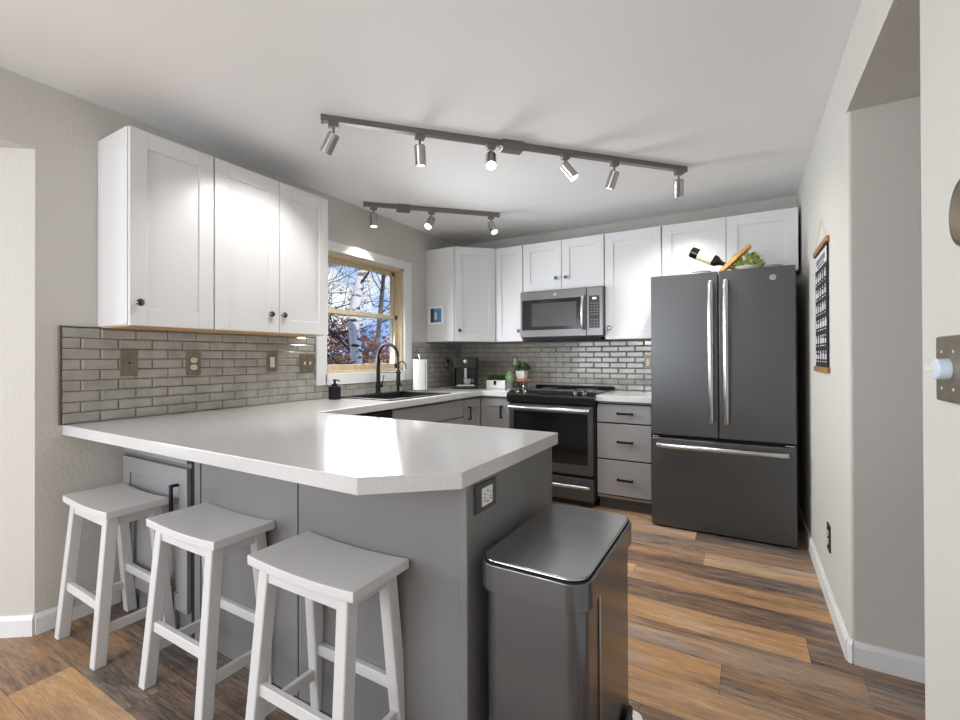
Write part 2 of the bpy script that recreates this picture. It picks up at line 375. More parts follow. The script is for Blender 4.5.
# ------------------------------------------------------------ tile backsplash
def splash(name, label, rz, loc, segs, n_rows=9, edge=None, grout_boxes=()):
    root = thing(name, label, 'backsplash', loc, rz)
    g = MB()
    for bx in grout_boxes: g.box(bx[0], bx[1], -.004, 0, bx[2], bx[3])
    g.build('grout', grout_m, root, smooth=False)
    q = MB(); ph = .0501; pl = .15; gp = .0035
    for row in range(n_rows):
        z0 = row*ph+gp/2; z1 = (row+1)*ph-gp/2
        for s0, s1, za, zb in segs:
            if z1 < za+.012 or z0 > zb-.012: continue
            zz0, zz1 = max(z0, za), min(z1, zb)
            off = 0 if (n_rows-row) % 2 else .075
            k0 = int((s0)/pl)-1
            for k in range(k0, int(s1/pl)+2):
                x0 = max(k*pl-off+gp/2, s0); x1 = min((k+1)*pl-off-gp/2, s1)
                if x1-x0 < .012: continue
                d = .0105; bv = .007
                q.hexa([(x0, -.003, zz0), (x1, -.003, zz0), (x1, -.003, zz1), (x0, -.003, zz1)], [(x0, -d+.004, zz0), (x1, -d+.004, zz0), (x1, -d+.004, zz1), (x0, -d+.004, zz1)])
                q.hexa([(x0, -d+.004, zz0), (x1, -d+.004, zz0), (x1, -d+.004, zz1), (x0, -d+.004, zz1)], [(x0+bv, -d, zz0+bv), (x1-bv, -d, zz0+bv), (x1-bv, -d, zz1-bv), (x0+bv, -d, zz1-bv)])
    q.build('tiles', tile_m, root, smooth=False)
    if edge: B('edge_trim', edge_m, root, *edge, bev=.001)
    return root
# left wall: local x -> +y from y=-3.402
splash('tile_backsplash', 'greige subway tile backsplash on the left wall under the three-door cabinets and around the window', PI/2, (0.0005, -3.402, .9145),
       [(0.006, 1.432, 0, .451), (1.432, 2.536, 0, .094), (2.536, 3.395, 0, .451)],
       edge=[(-.006, .004, -.012, 0, 0, .455), (0, 1.43, -.012, 0, .4515, .4555)], grout_boxes=[(0, 1.434, 0, .4505), (1.434, 2.536, 0, .095), (2.536, 3.395, 0, .4505)])
splash('tile_backsplash', 'greige subway tile backsplash on the back wall between the range and the microwave', 0, (0.0, -.0005, .9145),
       [(.015, 2.13, 0, .451)], grout_boxes=[(.012, 2.13, 0, .4505)])
# wall plates -----------------------------------------------------------
def plate(label, cat, loc, rz, wd, ht, kind, m=pewter):
    root = thing('wall_outlet' if kind in ('duplex', 'gfci', 'jack') else 'light_switch', label, cat, loc, rz)
    q = MB(); q.box(-wd/2, wd/2, -.006, 0, -ht/2, ht/2, bev=.0025, seg=2); q.build('cover_plate', m, root)
    xs = [0] if wd < .1 else [-.023, .023]
    if kind == 'duplex':
        for s in (-1, 1):
            q = MB(); q.prism(rrect(-.017, .017, -.014, .014, .011), 0, .003, M=Matrix.Translation((0, -.0055, s*.02)) @ Matrix.Rotation(PI/2, 4, 'X'))
            q.box(-.007, -.005, -.0092, -.008, s*.02-.003, s*.02+.006, m=black_p); q.box(.005, .007, -.0092, -.008, s*.02-.003, s*.02+.006, m=black_p)
            q.mats = [almond, black_p] if len(q.mats) == 1 else q.mats
            # first shape has slot 0 -> almond, slots marked black keep index 1
            for f in q.bm.faces:
                if f.calc_center_median().y < -.0085 and abs(f.calc_center_median().x) > .003 and f.calc_area() < 4e-5: f.material_index = 1
                else: f.material_index = 0
            q.build('socket', None, root)
    elif kind == 'gfci':
        B('socket', almond, root, (-.0165, .0165, -.0085, -.005, -.034, .034), bev=.001)
        B('slots', black_p, root, *[(x-.001, x+.001, -.0092, -.0084, z-.004, z+.004) for x in (-.006, .006) for z in (-.02, .02)]+[(-.004, .004, -.0092, -.0084, -.004, .004)], bev=0)
    elif kind == 'rocker':
        for x in xs: B('rocker', almond, root, (x-.0165, x+.0165, -.0095, -.005, -.034, .034), bev=.002)
    elif kind == 'toggle':
        for x in xs:
            q = MB(); q.box(x-.005, x+.005, -.016, -.005, .0, .010, bev=.002); q.box(x-.006, x+.006, -.0075, -.005, -.012, .012); q.build('toggle', almond, root)
    elif kind == 'jack':
        q = MB(); q.lathe([(.0, 0), (.006, 0), (.006, .004), (.0, .004)], 12, M=Matrix.Translation((0, -.0055, 0)) @ Matrix.Rotation(PI/2, 4, 'X')); q.build('jack', black_p, root)
    return root
LX = .0118
plate('pewter wall plate with a single dark jack, farthest left on the tiles', 'wall plate', (LX, -3.136, 1.195), PI/2, .076, .132, 'jack')
plate('pewter plate with an almond duplex outlet, second from the left on the tiled left wall', 'outlet', (LX, -2.823, 1.187), PI/2, .078, .13, 'duplex')
plate('pewter plate with one almond rocker, under the rightmost white door', 'light switch', (LX, -2.328, 1.19), PI/2, .078, .132, 'rocker')
plate('wide pewter plate with two toggle switches right beside the window casing', 'light switch', (LX, -2.049, 1.18), PI/2, .122, .13, 'toggle')
plate('small pewter outlet plate behind the white potted plant near the range', 'outlet', (.68, -LX, 1.17), 0, .072, .12, 'gfci')
plate('pewter plate with an almond rocker on the tiles left of the refrigerator', 'light switch', (1.985, -LX, 1.17), 0, .07, .12, 'rocker')
plate('low bronze outlet plate above the right wall baseboard', 'outlet', (RW-.0005, -1.45, .33), -PI/2, .078, .13, 'duplex', bronze)
# plug in outlet behind coffee machine
plate('pewter outlet plate on the left wall beside the coffee machine', 'outlet', (LX, -.29, 1.16), PI/2, .07, .12, 'duplex')
q = MB(); q.box(.021, .05, -.305, -.275, 1.165, 1.195, bev=.004); q.tube([(.05, -.29, 1.18), (.075, -.29, 1.16), (.08, -.29, 1.05), (.1, -.28, .93), (.16, -.26, .919)], .004, 6)
tag(q.build('power_cord', black_p), 'black plug and cord in the outlet left of the coffee machine', 'power cord')

# ------------------------------------------------------------ cabinets
def door(parent, x0, x1, z0, z1, yf, m, name='door', st=.072, rl=.08, knob=None, handle=None, th=.019, label=None):
    """shaker door in local coords, front face at y=yf (negative = out)"""
    q = MB(); q.box(x0, x0+st, yf, yf+th, z0, z1, bev=.0018); q.box(x1-st, x1, yf, yf+th, z0, z1, bev=.0018)
    q.box(x0+st-.001, x1-st+.001, yf+.0002, yf+th, z0, z0+rl, bev=.0018); q.box(x0+st-.001, x1-st+.001, yf+.0002, yf+th, z1-rl, z1, bev=.0018)
    q.box(x0+st-.002, x1-st+.002, yf+.008, yf+th-.002, z0+rl-.002, z1-rl+.002)
    d = q.build(name, m, parent, label=label)
    if knob:
        kx, kz = knob; k = MB(); k.lathe([(0, 0), (.009, 0), (.006, .006), (.006, .012), (.0155, .018), (.017, .023), (.014, .028), (0, .030)], 20, M=Matrix.Translation((kx, yf, kz)) @ Matrix.Rotation(PI/2, 4, 'X'))
        k.build('knob', knob_m, d)
    if handle: bar_handle(d, *handle, yf)
    return d
def bar_handle(parent, x0, x1, z0, z1, yf):
    """square black bar pull"""
    q = MB(); t = .0085
    if x1-x0 > z1-z0:
        zc = (z0+z1)/2; q.box(x0, x1, yf-.034, yf-.024, zc-t, zc+t, bev=.001); q.box(x0, x0+.011, yf-.026, yf, zc-t, zc+t, bev=.001); q.box(x1-.011, x1, yf-.026, yf, zc-t, zc+t, bev=.001)
    else:
        xc = (x0+x1)/2; q.box(xc-t, xc+t, yf-.034, yf-.024, z0, z1, bev=.001); q.box(xc-t, xc+t, yf-.026, yf, z0, z0+.011, bev=.001); q.box(xc-t, xc+t, yf-.026, yf, z1-.011, z1, bev=.001)
    q.build('handle', blackm, parent)
def upper(label, loc, rz, wd, z0, z1, depth, doors, knobs, under=True, group='white shaker wall cabinets'):
    root = thing('wall_cabinet', label, 'cabinet', (loc[0], loc[1], z0), rz, group)
    h = z1-z0; c = depth-.021
    B('cabinet_box', cab_w, root, (0, wd, -c, -.002, .006, h), bev=.001)
    if under: B('underside', under_m, root, (.012, wd-.012, -c+.012, -.01, .0, .0065), bev=0, label='bare wood underside')
    for (a, bb), k in zip(doors, knobs): door(root, a, bb, .003, h-.003, -depth, cab_w, knob=k)
    return root
ZB, ZT = 1.366, 2.276
upper('single-door white cabinet at the left end of the three-door row', (0, -3.261), PI/2, .381, ZB, ZT, .32, [(.004, .379)], [(.037, .108)])
upper('double-door white cabinet on the left wall next to the window', (0, -2.878), PI/2, .756, ZB, ZT, .32, [(.003, .384), (.388, .753)], [(.322, .108), (.406, .108)])
# corner cabinet: pentagon body with a diagonal door
cc = thing('corner_cabinet', 'white corner wall cabinet with angled door above the coffee machine', 'cabinet', (0, 0, ZB))
q = MB(); q.prism([(.002, -.002), (.618, -.002), (.618, -.319), (.319, -.618), (.002, -.618)], .006, ZT-ZB, bev=.001); q.build('cabinet_box', cab_w, cc, smooth=False)
dd = bpy.data.objects.new('corner_door_mount', None)
q = MB(); dl = math.hypot(.277, .277); Mx = Matrix.Translation((.342, -.618+.002, 0)) @ Matrix.Rotation(PI/4, 4, 'Z')
h = ZT-ZB
st, rl, yf, th = .066, .08, -.0205, .019
for bx in ((0, st, yf, yf+th, .003, h-.003), (dl-st, dl, yf, yf+th, .003, h-.003), (st-.001, dl-st+.001, yf+.0002, yf+th, .003, .003+rl), (st-.001, dl-st+.001, yf+.0002, yf+th, h-rl, h-.003), (st-.002, dl-st+.002, yf+.008, yf+th, rl, h-rl)):
    q.box(*bx, bev=.0015, M=Mx)
d0 = q.build('door', cab_w, cc)
k = MB(); k.lathe([(0, 0), (.009, 0), (.006, .006), (.006, .012), (.0155, .018), (.017, .023), (.014, .028), (0, .030)], 20, M=Mx @ Matrix.Translation((.036, yf, .108)) @ Matrix.Rotation(PI/2, 4, 'X')); k.build('knob', knob_m, d0)
bpy.data.objects.remove(dd)
upper('narrow single-door white cabinet between the corner cabinet and the microwave', (.622, 0), 0, .299, ZB, ZT, .34, [(.003, .296)], [(.258, .1)])
upper('short double-door white cabinet above the microwave', (.924, 0), 0, .762, 1.825, ZT, .34, [(.003, .377), (.382, .759)], [(.333, .104), (.424, .104)])
upper('tall single-door white cabinet between the microwave and the refrigerator', (1.690, 0), 0, .457, ZB, ZT, .34, [(.003, .454)], [(.042, .1)])
upper('short double-door white cabinet above the refrigerator', (2.150, 0), 0, .907, 1.825, ZT, .34, [(.003, .455), (.459, .904)], [None, None])

# photo frame hanging on the corner cabinet side
pf = thing('picture_frame', 'small white framed blue picture on the side of the corner cabinet', 'picture frame', (.134, -.6195, 1.536))
B('frame', white_p, pf, (-.09, -.068, -.028, 0, 0, .18), (.068, .09, -.028, 0, 0, .18), (-.07, .07, -.028, 0, .158, .18), (-.07, .07, -.028, 0, 0, .022))
q = MB(); q.box(-.069, .069, -.012, -.004, .02, .16, m=mat('blue_print', (86, 138, 184), .5, var=.25, vscale=14)); q.box(-.069, -.035, -.0135, -.012, .021, .159, m=mat('dark_print', (38, 46, 58), .5)); q.box(-.02, .008, -.0135, -.012, .05, .12, m=mat('pale_print', (200, 214, 226), .5)); q.build('picture', None, pf)

# base cabinets
def base_box(root, wd, depth, z0=.10, z1=.866, m=cab_g, xs=(0, None)):
    c = depth-.021
    B('cabinet_box', m, root, (0, wd, -c, -.002, z0, z1), bev=.001)
    B('toe_kick', mat('toe_kick_grey', (84, 84, 85), .5) if 'toe_kick_grey' not in bpy.data.materials else bpy.data.materials['toe_kick_grey'], root, (0, wd, -c+.06, -c+.075, 0, z0), bev=0)
def drawer(parent, x0, x1, z0, z1, yf, hz=None, hx=None, name='drawer', m=cab_g):
    d = B(name, m, parent, (x0, x1, yf, yf+.019, z0, z1), bev=.002)
    if hx: bar_handle(d, hx[0], hx[1], hz-.006, hz+.006, yf)
    return d
# drawer bank right of the range
db = thing('drawer_cabinet', 'grey three-drawer base cabinet between the range and the refrigerator', 'cabinet', (1.697, 0, 0))
base_box(db, .424, .62)
B('drawer_gap', gap_m, db, (.004, .42, -.6005, -.599, .12, .85), bev=0)
for z0, z1, hz in ((.702, .842, .776), (.415, .690, .555), (.132, .403, .26)): drawer(db, .002, .413, z0, z1, -.62, hz, (.161, .281))
# sink base
sb = thing('sink_cabinet', 'grey sink base cabinet with two false fronts and doors under the window', 'cabinet', (0, -1.835, 0), PI/2)
base_box(sb, .93, .62)
for a, bb in ((.004, .461), (.465, .926)):
    drawer(sb, a, bb, .710, .852, -.62, name='false_front')
    door(sb, a, bb, .12, .695, -.62, cab_g, st=.06, rl=.06, handle=((bb-.05, bb-.038, .53, .66) if a < .1 else (a+.04, a+.052, .53, .66)))
# corner base cabinet (L-shaped)
cb = thing('corner_base_cabinet', 'grey corner base cabinet with folding doors left of the range', 'cabinet', (0, 0, 0))
q = MB(); q.prism([(.002, -.002), (.918, -.002), (.918, -.598), (.598, -.598), (.598, -.903), (.002, -.903)], .1, .866); q.build('cabinet_box', cab_g, cb, smooth=False)
q = MB(); q.prism([(.45, -.5), (.9, -.5), (.9, -.54), (.54, -.54), (.54, -.9), (.5, -.9)], 0, .1); q.build('toe_kick', bpy.data.materials['toe_kick_grey'], cb, smooth=False)
door(cb, .624, .914, .12, .845, -.62, cab_g, st=.05, rl=.075, handle=(.836, .848, .672, .785))
ml = thing('tmp', 'x', 'x')
q = MB(); Mx = Matrix.Translation((0, -.9, 0)) @ Matrix.Rotation(PI/2, 4, 'Z')
a, bb, z0, z1, yf, th, st, rl = .002, .276, .12, .845, -.62, .019, .05, .075
for bx in ((a, a+st, yf, yf+th, z0, z1), (bb-st, bb, yf, yf+th, z0, z1), (a+st-.001, bb-st+.001, yf, yf+th, z0, z0+rl), (a+st-.001, bb-st+.001, yf, yf+th, z1-rl, z1), (a+st-.002, bb-st+.002, yf+.008, yf+th, z0+rl-.002, z1-rl+.002)): q.box(*bx, bev=.0015, M=Mx)
d1 = q.build('door', cab_g, cb)
q = MB()
for bx in ((.054, .066, yf-.034, yf-.024, .672, .785), (.054, .066, yf-.026, yf, .672, .683), (.054, .066, yf-.026, yf, .774, .785)): q.box(*bx, bev=.001, M=Mx)
q.build('handle', blackm, d1)
bpy.data.objects.remove(ml)
# dishwasher
dw = thing('dishwasher', 'dark dishwasher beside the sink cabinet, partly hidden by the peninsula', 'dishwasher', (0, -2.443, 0), PI/2)
B('body', slate_side, dw, (.003, .601, -.595, -.01, .1, .862), bev=.002)
B('dishwasher_door', slate, dw, (.004, .600, -.635, -.597, .12, .80), bev=.004)
B('control_panel', black_p, dw, (.004, .600, -.63, -.597, .805, .858), bev=.004)
q = MB(); q.tube([(.06, -.67, .765), (.54, -.67, .765)], .009, 12); q.box(.07, .085, -.668, -.636, .758, .772); q.box(.515, .53, -.668, -.636, .758, .772); q.build('handle', chrome, dw)
B('toe_kick', slate_side, dw, (.004, .6, -.54, -.53, 0, .1), bev=0)
# peninsula
pn = thing('peninsula_cabinet', 'grey peninsula cabinet with panelled back behind the stools', 'cabinet', (0, -3.15, 0))
B('cabinet_box', cab_g, pn, (.002, 2.035, .02, .635, .1, .866), bev=.001)
B('corner_filler', gap_m, pn, (.002, .59, .635, .70, .1, .866), bev=0)
B('toe_kick', bpy.data.materials['toe_kick_grey'], pn, (.62, 2.0, .55, .565, 0, .1), bev=0)
B('back_panel', cab_g_shaded, pn, (.700, 1.322, 0, .02, .0, .866), bev=.0015)
B('back_panel', cab_g_shaded, pn, (1.328, 2.028, 0, .02, .0, .866), bev=.0015)
B('panel_gap', gap_m, pn, (1.32, 1.33, .012, .022, .0, .866), bev=0)
B('end_panel', cab_g_shaded, pn, (2.022, 2.040, .004, .648, .0, .866), bev=.0015)
B('corner_post', cab_g_shaded, pn, (2.016, 2.044, -.006, .022, 0, .866), bev=.003)
B('corner_post', cab_g_shaded, pn, (2.03, 2.044, .632, .648, 0, .866), bev=.003)
B('face_frame', cab_g_shaded, pn, (.002, .700, .002, .02, 0, .866), (.655, .698, -.004, .004, 0, .866), bev=.001)
B('frame_gap', gap_m, pn, (.625, .655, -.001, .004, 0, .866), bev=0)
door(pn, .03, .622, .105, .735, -.019, cab_g, st=.07, rl=.075, handle=(.545, .557, .53, .665))
B('drawer', cab_g, pn, (.03, .622, -.019, 0, .757, .852), bev=.002)
pl = plate('dark grey plate with a white outlet on the end of the peninsula', 'outlet', (2.0405, -3.047, .805), PI/2, .125, .084, 'none', mat('grey_plate', (88, 88, 89), .35, .5))
pl.name = 'wall_outlet'
B('socket', white_p, pl, (-.03, .034, -.0085, -.005, -.027, .027), bev=.002)
B('slots', black_p, pl, *[(x-.004, x+.004, -.0092, -.0084, z-.0012, z+.0012) for x in (-.016, .02) for z in (-.012, -.004, .008)]+[(x-.003, x+.003, -.0092, -.0084, z-.0025, z+.0025) for x in (.002,) for z in (-.016, .016)], bev=0)

# ------------------------------------------------------------ worktops
xs = [0.0005, .06, .58, .648, .922, 1.863, 2.066]; ys = [-3.393, -3.214, -2.492, -1.80, -1.07, -.648, -.001]
bm = bmesh.new(); V = {}
def vv(i, j):
    if (i, j) not in V: V[(i, j)] = bm.verts.new((xs[i], ys[j], .868))
    return V[(i, j)]
fs = []
for i in range(6):
    for j in range(6):
        xm = (xs[i]+xs[i+1])/2; ym = (ys[j]+ys[j+1])/2
        if not (ym < -2.492 or xm < .648 or (ym > -.648 and xm < .922)): continue
        if .06 < xm < .58 and -1.8 < ym < -1.07: continue
        if i == 5 and j == 0: fs.append(bm.faces.new((vv(5, 0), vv(6, 1), vv(5, 1)))); continue
        fs.append(bm.faces.new((vv(i, j), vv(i+1, j), vv(i+1, j+1), vv(i, j+1))))
ex = bmesh.ops.extrude_face_region(bm, geom=fs); bmesh.ops.translate(bm, vec=(0, 0, .046), verts=[v for v in ex['geom'] if isinstance(v, bmesh.types.BMVert)])
bmesh.ops.recalc_face_normals(bm, faces=bm.faces)
bmesh.ops.bevel(bm, geom=[e for e in bm.edges if len(e.link_faces) == 2 and e.calc_face_angle(0) > .3], offset=.003, segments=2, affect='EDGES', profile=.5)
q = MB(); q.bm.free(); q.bm = bm
tag(q.build('countertop', quartz), 'long white quartz countertop wrapping from the peninsula past the sink to the range', 'countertop')
q = MB(); q.box(1.694, 2.125, -.648, -.001, .868, .914, bev=.003, seg=2)
tag(q.build('countertop', quartz), 'short white quartz countertop between the range and the refrigerator', 'countertop')

# ------------------------------------------------------------ sink, faucets
sk = thing('sink', 'black composite kitchen sink set in the countertop under the window', 'sink', (.32, -1.435, .914))
x0, x1, y0, y1 = -.255, .255, -.36, .36
B('sink_rim', sink_m, sk, (x0-.012, x0+.05, y0-.012, y1+.012, 0.0005, .007), (x1-.03, x1+.012, y0-.012, y1+.012, 0.0005, .007), (x0, x1, y0-.012, y0+.03, 0.0005, .007), (x0, x1, y1-.03, y1+.012, 0.0005, .007), bev=.002)
B('basin', sink_m, sk, (x0+.004, x1-.004, y0+.004, y1-.004, -.2, -.19), (x0+.004, x0+.02, y0+.004, y1-.004, -.19, 0), (x1-.02, x1-.004, y0+.004, y1-.004, -.19, 0), (x0+.01, x1-.01, y0+.004, y0+.02, -.19, 0), (x0+.01, x1-.01, y1-.02, y1-.004, -.19, 0), bev=.001)
q = MB(); q.lathe([(0, -.19), (.04, -.19), (.04, -.187), (.03, -.188), (0, -.188)], 20); q.build('drain', chrome, sk)
fc = thing('kitchen_faucet', 'tall black gooseneck faucet with spring spout behind the sink', 'faucet', (.09, -1.40, .9215))
q = MB(); q.lathe([(.026, 0), (.026, .006), (.021, .012), (.021, .1), (.014, .105), (.0, .105)], 20); q.tube([(0, 0, .1), (0, 0, .30)], .0165, 14)
q.build('faucet_body', blackm, fc)
arc = [(0, 0, .29)]+[(.105-.105*math.cos(g), 0, .30+.105*math.sin(g)) for g in [PI*k/16 for k in range(17)]]+[(.213, 0, .25), (.215, 0, .2)]
q = MB(); q.tube(arc, .0075, 10)
for k in range(0, len(arc)-1):                        # spring coils
    a = Vector(arc[k]); bb = Vector(arc[k+1])
    for tt in (0, .33, .66):
        p = a.lerp(bb, tt); d = (bb-a).normalized(); q.tube([p-d*.0022, p+d*.0022], .014, 10)
q.build('spout_spring', blackm, fc)
q = MB(); q.lathe([(.010, .20), (.016, .19), (.017, .1), (.022, .085), (.021, .075), (.0, .075)], 16, M=Matrix.Translation((.215, 0, 0))); q.build('spray_head', blackm, fc)
q = MB(); q.tube([(0, 0, .175), (.215, 0, .175)], .004, 8); q.tube([(.195, 0, .175), (.235, 0, .175)], .012, 8); q.build('docking_arm', bronze, fc)
q = MB(); q.tube([(0, 0, .06), (.0, .045, .06)], .014, 12); q.tube([(0, .04, .06), (.01, .06, .15)], [.006, .004], 8); q.build('lever', blackm, fc)
ff = thing('filter_faucet', 'small black hooked water filter tap right of the main faucet', 'faucet', (.09, -1.15, .9145))
q = MB(); q.lathe([(.02, 0), (.02, .005), (.014, .01), (.013, .07), (.0, .07)], 16); q.tube([(0, 0, .06), (.0, 0, .22)]+[(.045-.045*math.cos(g), 0, .22+.05*math.sin(g)) for g in [PI*k/10 for k in range(11)]]+[(.092, 0, .2)], .006, 8); q.build('spout', blackm, ff)
q = MB(); q.tube([(0, 0, .05), (.0, .05, .05), (.0, .055, .075)], .005, 8); q.build('lever', blackm, ff)
sd = thing('soap_dispenser', 'black pump soap bottle at the left corner of the sink', 'soap dispenser', (.13, -1.90, .9145))
q = MB(); q.prism(rrect(-.034, .034, -.034, .034, .012), 0, .095, bev=.004); q.build('bottle', blackm, sd)
q = MB(); q.lathe([(.022, .095), (.022, .112), (.009, .114), (.009, .135), (.014, .137), (.014, .146), (.0, .146)], 16); q.tube([(0, 0, .141), (.035, .01, .139), (.038, .011, .13)], .005, 8); q.build('pump', blackm, sd)
pt = thing('paper_towel_holder', 'white paper towel roll on an upright holder right of the window', 'paper towel', (.175, -.95, .9145))
q = MB(); q.lathe([(0, 0), (.075, 0), (.075, .008), (.006, .012), (.006, .31), (.014, .315), (.014, .33), (0, .333)], 24); q.tube([(.07, -.02, .005), (.085, -.025, .03), (.083, -.025, .25)], .003, 6); q.build('stand', chrome, pt)
q = MB(); q.lathe([(.018, .012), (.060, .012), (.060, .285), (.018, .285)], 28); q.box(.058, .0605, -.02, .03, .012, .285); q.build('paper_roll', paper, pt)

# coffee machine, facing the room diagonally
cm = thing('coffee_machine', 'black espresso machine in the corner under the cabinets', 'coffee machine', (.345, -.43, .9145), math.radians(30))
q = MB(); q.prism(rrect(-.125, .125, -.03, .17, .03), 0, .30, bev=.008); q.prism(rrect(-.125, .125, -.15, .0, .03), .2, .30, bev=.008); q.prism(rrect(-.125, .125, -.15, .0, .03), 0, .03, bev=.005)
q.box(-.125, -.105, -.11, 0, .02, .22, bev=.006); q.box(.105, .125, -.11, 0, .02, .22, bev=.006); q.build('housing', black_p, cm)
B('drip_tray', chrome, cm, (-.08, .085, -.162, -.04, .028, .046), bev=.003)
q = MB(); q.box(-.014, .014, -.13, -.105, .10, .205, bev=.004); q.tube([(-.012, -.115, .1), (-.012, -.115, .085)], .004, 8); q.tube([(.012, -.115, .1), (.012, -.115, .085)], .004, 8); q.build('coffee_spout', chrome, cm)
q = MB(); q.lathe([(0, 0), (.017, 0), (.018, .004), (.012, .006), (0, .006)], 20, M=Matrix.Translation((0, -.150, .265)) @ Matrix.Rotation(PI/2, 4, 'X')); q.build('dial', chrome, cm)
cu = thing('coffee_cup', 'grey cup standing on the espresso machine tray', 'cup', (.420, -.526, .9612), math.radians(30))
q = MB(); q.lathe([(0, 0), (.024, 0), (.034, .02), (.037, .05), (.034, .05), (.031, .02), (0, .006)], 24); q.build('cup_body', mat('grey_ceramic', (150, 150, 150), .3), cu)
q = MB(); q.tube([(.034, 0, .042), (.055, 0, .04), (.055, 0, .02), (.033, 0, .016)], .004, 8); q.build('handle', bpy.data.materials['grey_ceramic'], cu)

# planters
def foliage(q, cx, cy, cz, rx, rz, nleaf, w_, l_, m=None, ry=None):
    ry = ry or rx
    for _ in range(nleaf):
        th = random.uniform(0, 2*PI); rr = math.sqrt(random.random())
        p = (cx+rx*rr*math.cos(th), cy+ry*rr*math.sin(th), cz+rz*(1-rr*rr)*random.uniform(.1, 1))
        q.leaf(p, (math.cos(th)*.8, math.sin(th)*.8, random.uniform(-.1, 1)), w_, l_*random.uniform(.6, 1.2), m)
pb = thing('planter_box', 'white rectangular planter box with low dark greenery on the back counter', 'planter', (.632, -.30, .9145))
B('box', white_p, pb, (-.103, .103, -.05, .05, 0, .08), bev=.003); B('clasp', blackm, pb, (-.018, .008, -.056, -.05, .035, .075), bev=.001)
q = MB(); foliage(q, 0, 0, .078, .10, .06, 220, .018, .035, ry=.045); q.build('greenery', leaf_d, pb)
sg = thing('succulent_ball', 'pale green rounded succulent between the planter box and the wooden stand', 'plant', (.775, -.325, .9145))
q = MB(); q.lathe([(0, 0), (.028, 0), (.034, .06), (0, .06)], 16); q.build('pot', mat('grey_pot', (120, 120, 118), .5), sg)
q = MB()
for k in range(90):
    ph = math.acos(1-2*(k+.5)/90); th = k*2.4; d = Vector((math.sin(ph)*math.cos(th), math.sin(ph)*math.sin(th), math.cos(ph))); q.leaf(Vector((0, 0, .11))+Vector((d.x*.025, d.y*.025, d.z*.045)), d, .016, .02)
q.lathe([(0, .06), (.026, .08), (.03, .11), (.022, .145), (0, .158)], 14); q.build('succulent', leaf_p, sg)
ws = thing('plant_stand', 'small round wood riser on curled wire legs left of the range', 'stand', (.838, -.20, .9145))
q = MB(); q.lathe([(0, .068), (.088, .068), (.092, .075), (.092, .086), (.088, .092), (0, .092)], 28); q.tube([(.085, -.02, .08), (.115, -.03, .08)], .008, 8); q.build('board', redwood, ws)
for a in (40, 130, 220, 310):
    c, s = math.cos(math.radians(a)), math.sin(math.radians(a)); q = MB()
    q.tube([(c*.04, s*.04, .07), (c*.065, s*.065, .04), (c*.05, s*.05, .015), (c*.062, s*.062, .006), (c*.075, s*.075, .016), (c*.065, s*.065, .04), (c*.075, s*.075, .07)], .0045, 8); q.build('leg', chrome, ws)
wp = thing('potted_plant', 'leafy plant in a square white pot on the wood riser', 'plant', (.845, -.20, 1.0068))
q = MB(); q.hexa([(-.038, -.038, 0), (.038, -.038, 0), (.038, .038, 0), (-.038, .038, 0)], [(-.046, -.046, .08), (.046, -.046, .08), (.046, .046, .08), (-.046, .046, .08)], bev=.004); q.build('pot', white_p, wp)
q = MB(); foliage(q, .01, 0, .08, .05, .07, 70, .028, .05); q.build('foliage', leaf_d, wp)

# ------------------------------------------------------------ range
rg = thing('range', 'slide-in range with black glass cooktop and dark steel oven door', 'stove', (.928, 0, 0))
W = .762
B('body', slate_side, rg, (.002, W-.002, -.62, -.02, .06, .905), bev=.002)
q = MB(); q.box(.0, W, -.60, -.018, .905, .925, bev=.003); q.build('cooktop', black_g, rg)
B('rear_trim', blackm, rg, (.0, W, -.055, -.016, .924, .945), bev=.006)
q = MB()
for bx, by, br_ in ((.2, -.42, .11), (.56, -.44, .09), (.2, -.18, .08), (.56, -.18, .1)):
    q.lathe([(br_-.004, .9253), (br_, .9253), (br_, .9257), (br_-.004, .9257)], 40, M=Matrix.Translation((bx, by, 0)))
q.build('burner_rings', mat('burner_mark', (70, 70, 70), .3), rg)
# sloped control panel
q = MB(); prof = [(-.598, .925), (-.60, .93), (-.665, .912), (-.684, .90), (-.690, .885), (-.684, .835), (-.66, .826), (-.60, .826)]
t = bmesh.new(); a = [t.verts.new((-.004, y, z)) for y, z in prof]; bb = [t.verts.new((W+.004, y, z)) for y, z in prof]
t.faces.new(a); t.faces.new(bb[::-1])
for k in range(len(prof)): t.faces.new((a[k], a[(k+1) % len(prof)], bb[(k+1) % len(prof)], bb[k]))
bmesh.ops.recalc_face_normals(t, faces=t.faces); q.merge(t); cp = q.build('control_panel', mat('black_control', (34, 34, 35), .2, .3), rg)
for x in (.075, .150, .60, .675):
    q = MB(); q.lathe([(0, 0), (.022, 0), (.022, .006), (.016, .009), (.015, .026), (0, .028)], 20, M=Matrix.Translation((x, -.632, .9215)) @ Matrix.Rotation(math.radians(16), 4, 'X')); q.build('burner_knob', chrome, rg)
q = MB(); q.box(.012, W-.012, -.665, -.622, .262, .818, bev=.004); od = q.build('oven_door', slate, rg)
B('oven_window', oven_g, od, (.052, W-.055, -.6675, -.664, .345, .757), bev=.001)
q = MB(); q.tube([(.03, -.705, .787), (.14, -.722, .787), (W/2, -.728, .787), (W-.14, -.722, .787), (W-.03, -.705, .787)], .0195, 14)
for x in (.04, W-.04): q.tube([(x, -.71, .787), (x, -.66, .787)], .011, 10)
q.build('handle', chrome, od)
q = MB(); q.box(.012, W-.012, -.655, -.622, .055, .235, bev=.004); dr = q.build('warming_drawer', slate, rg)
q = MB(); q.tube([(.03, -.70, .175), (W/2, -.706, .175), (W-.03, -.70, .175)], .0145, 12)
for x in (.04, W-.04): q.tube([(x, -.70, .175), (x, -.65, .175)], .009, 10)
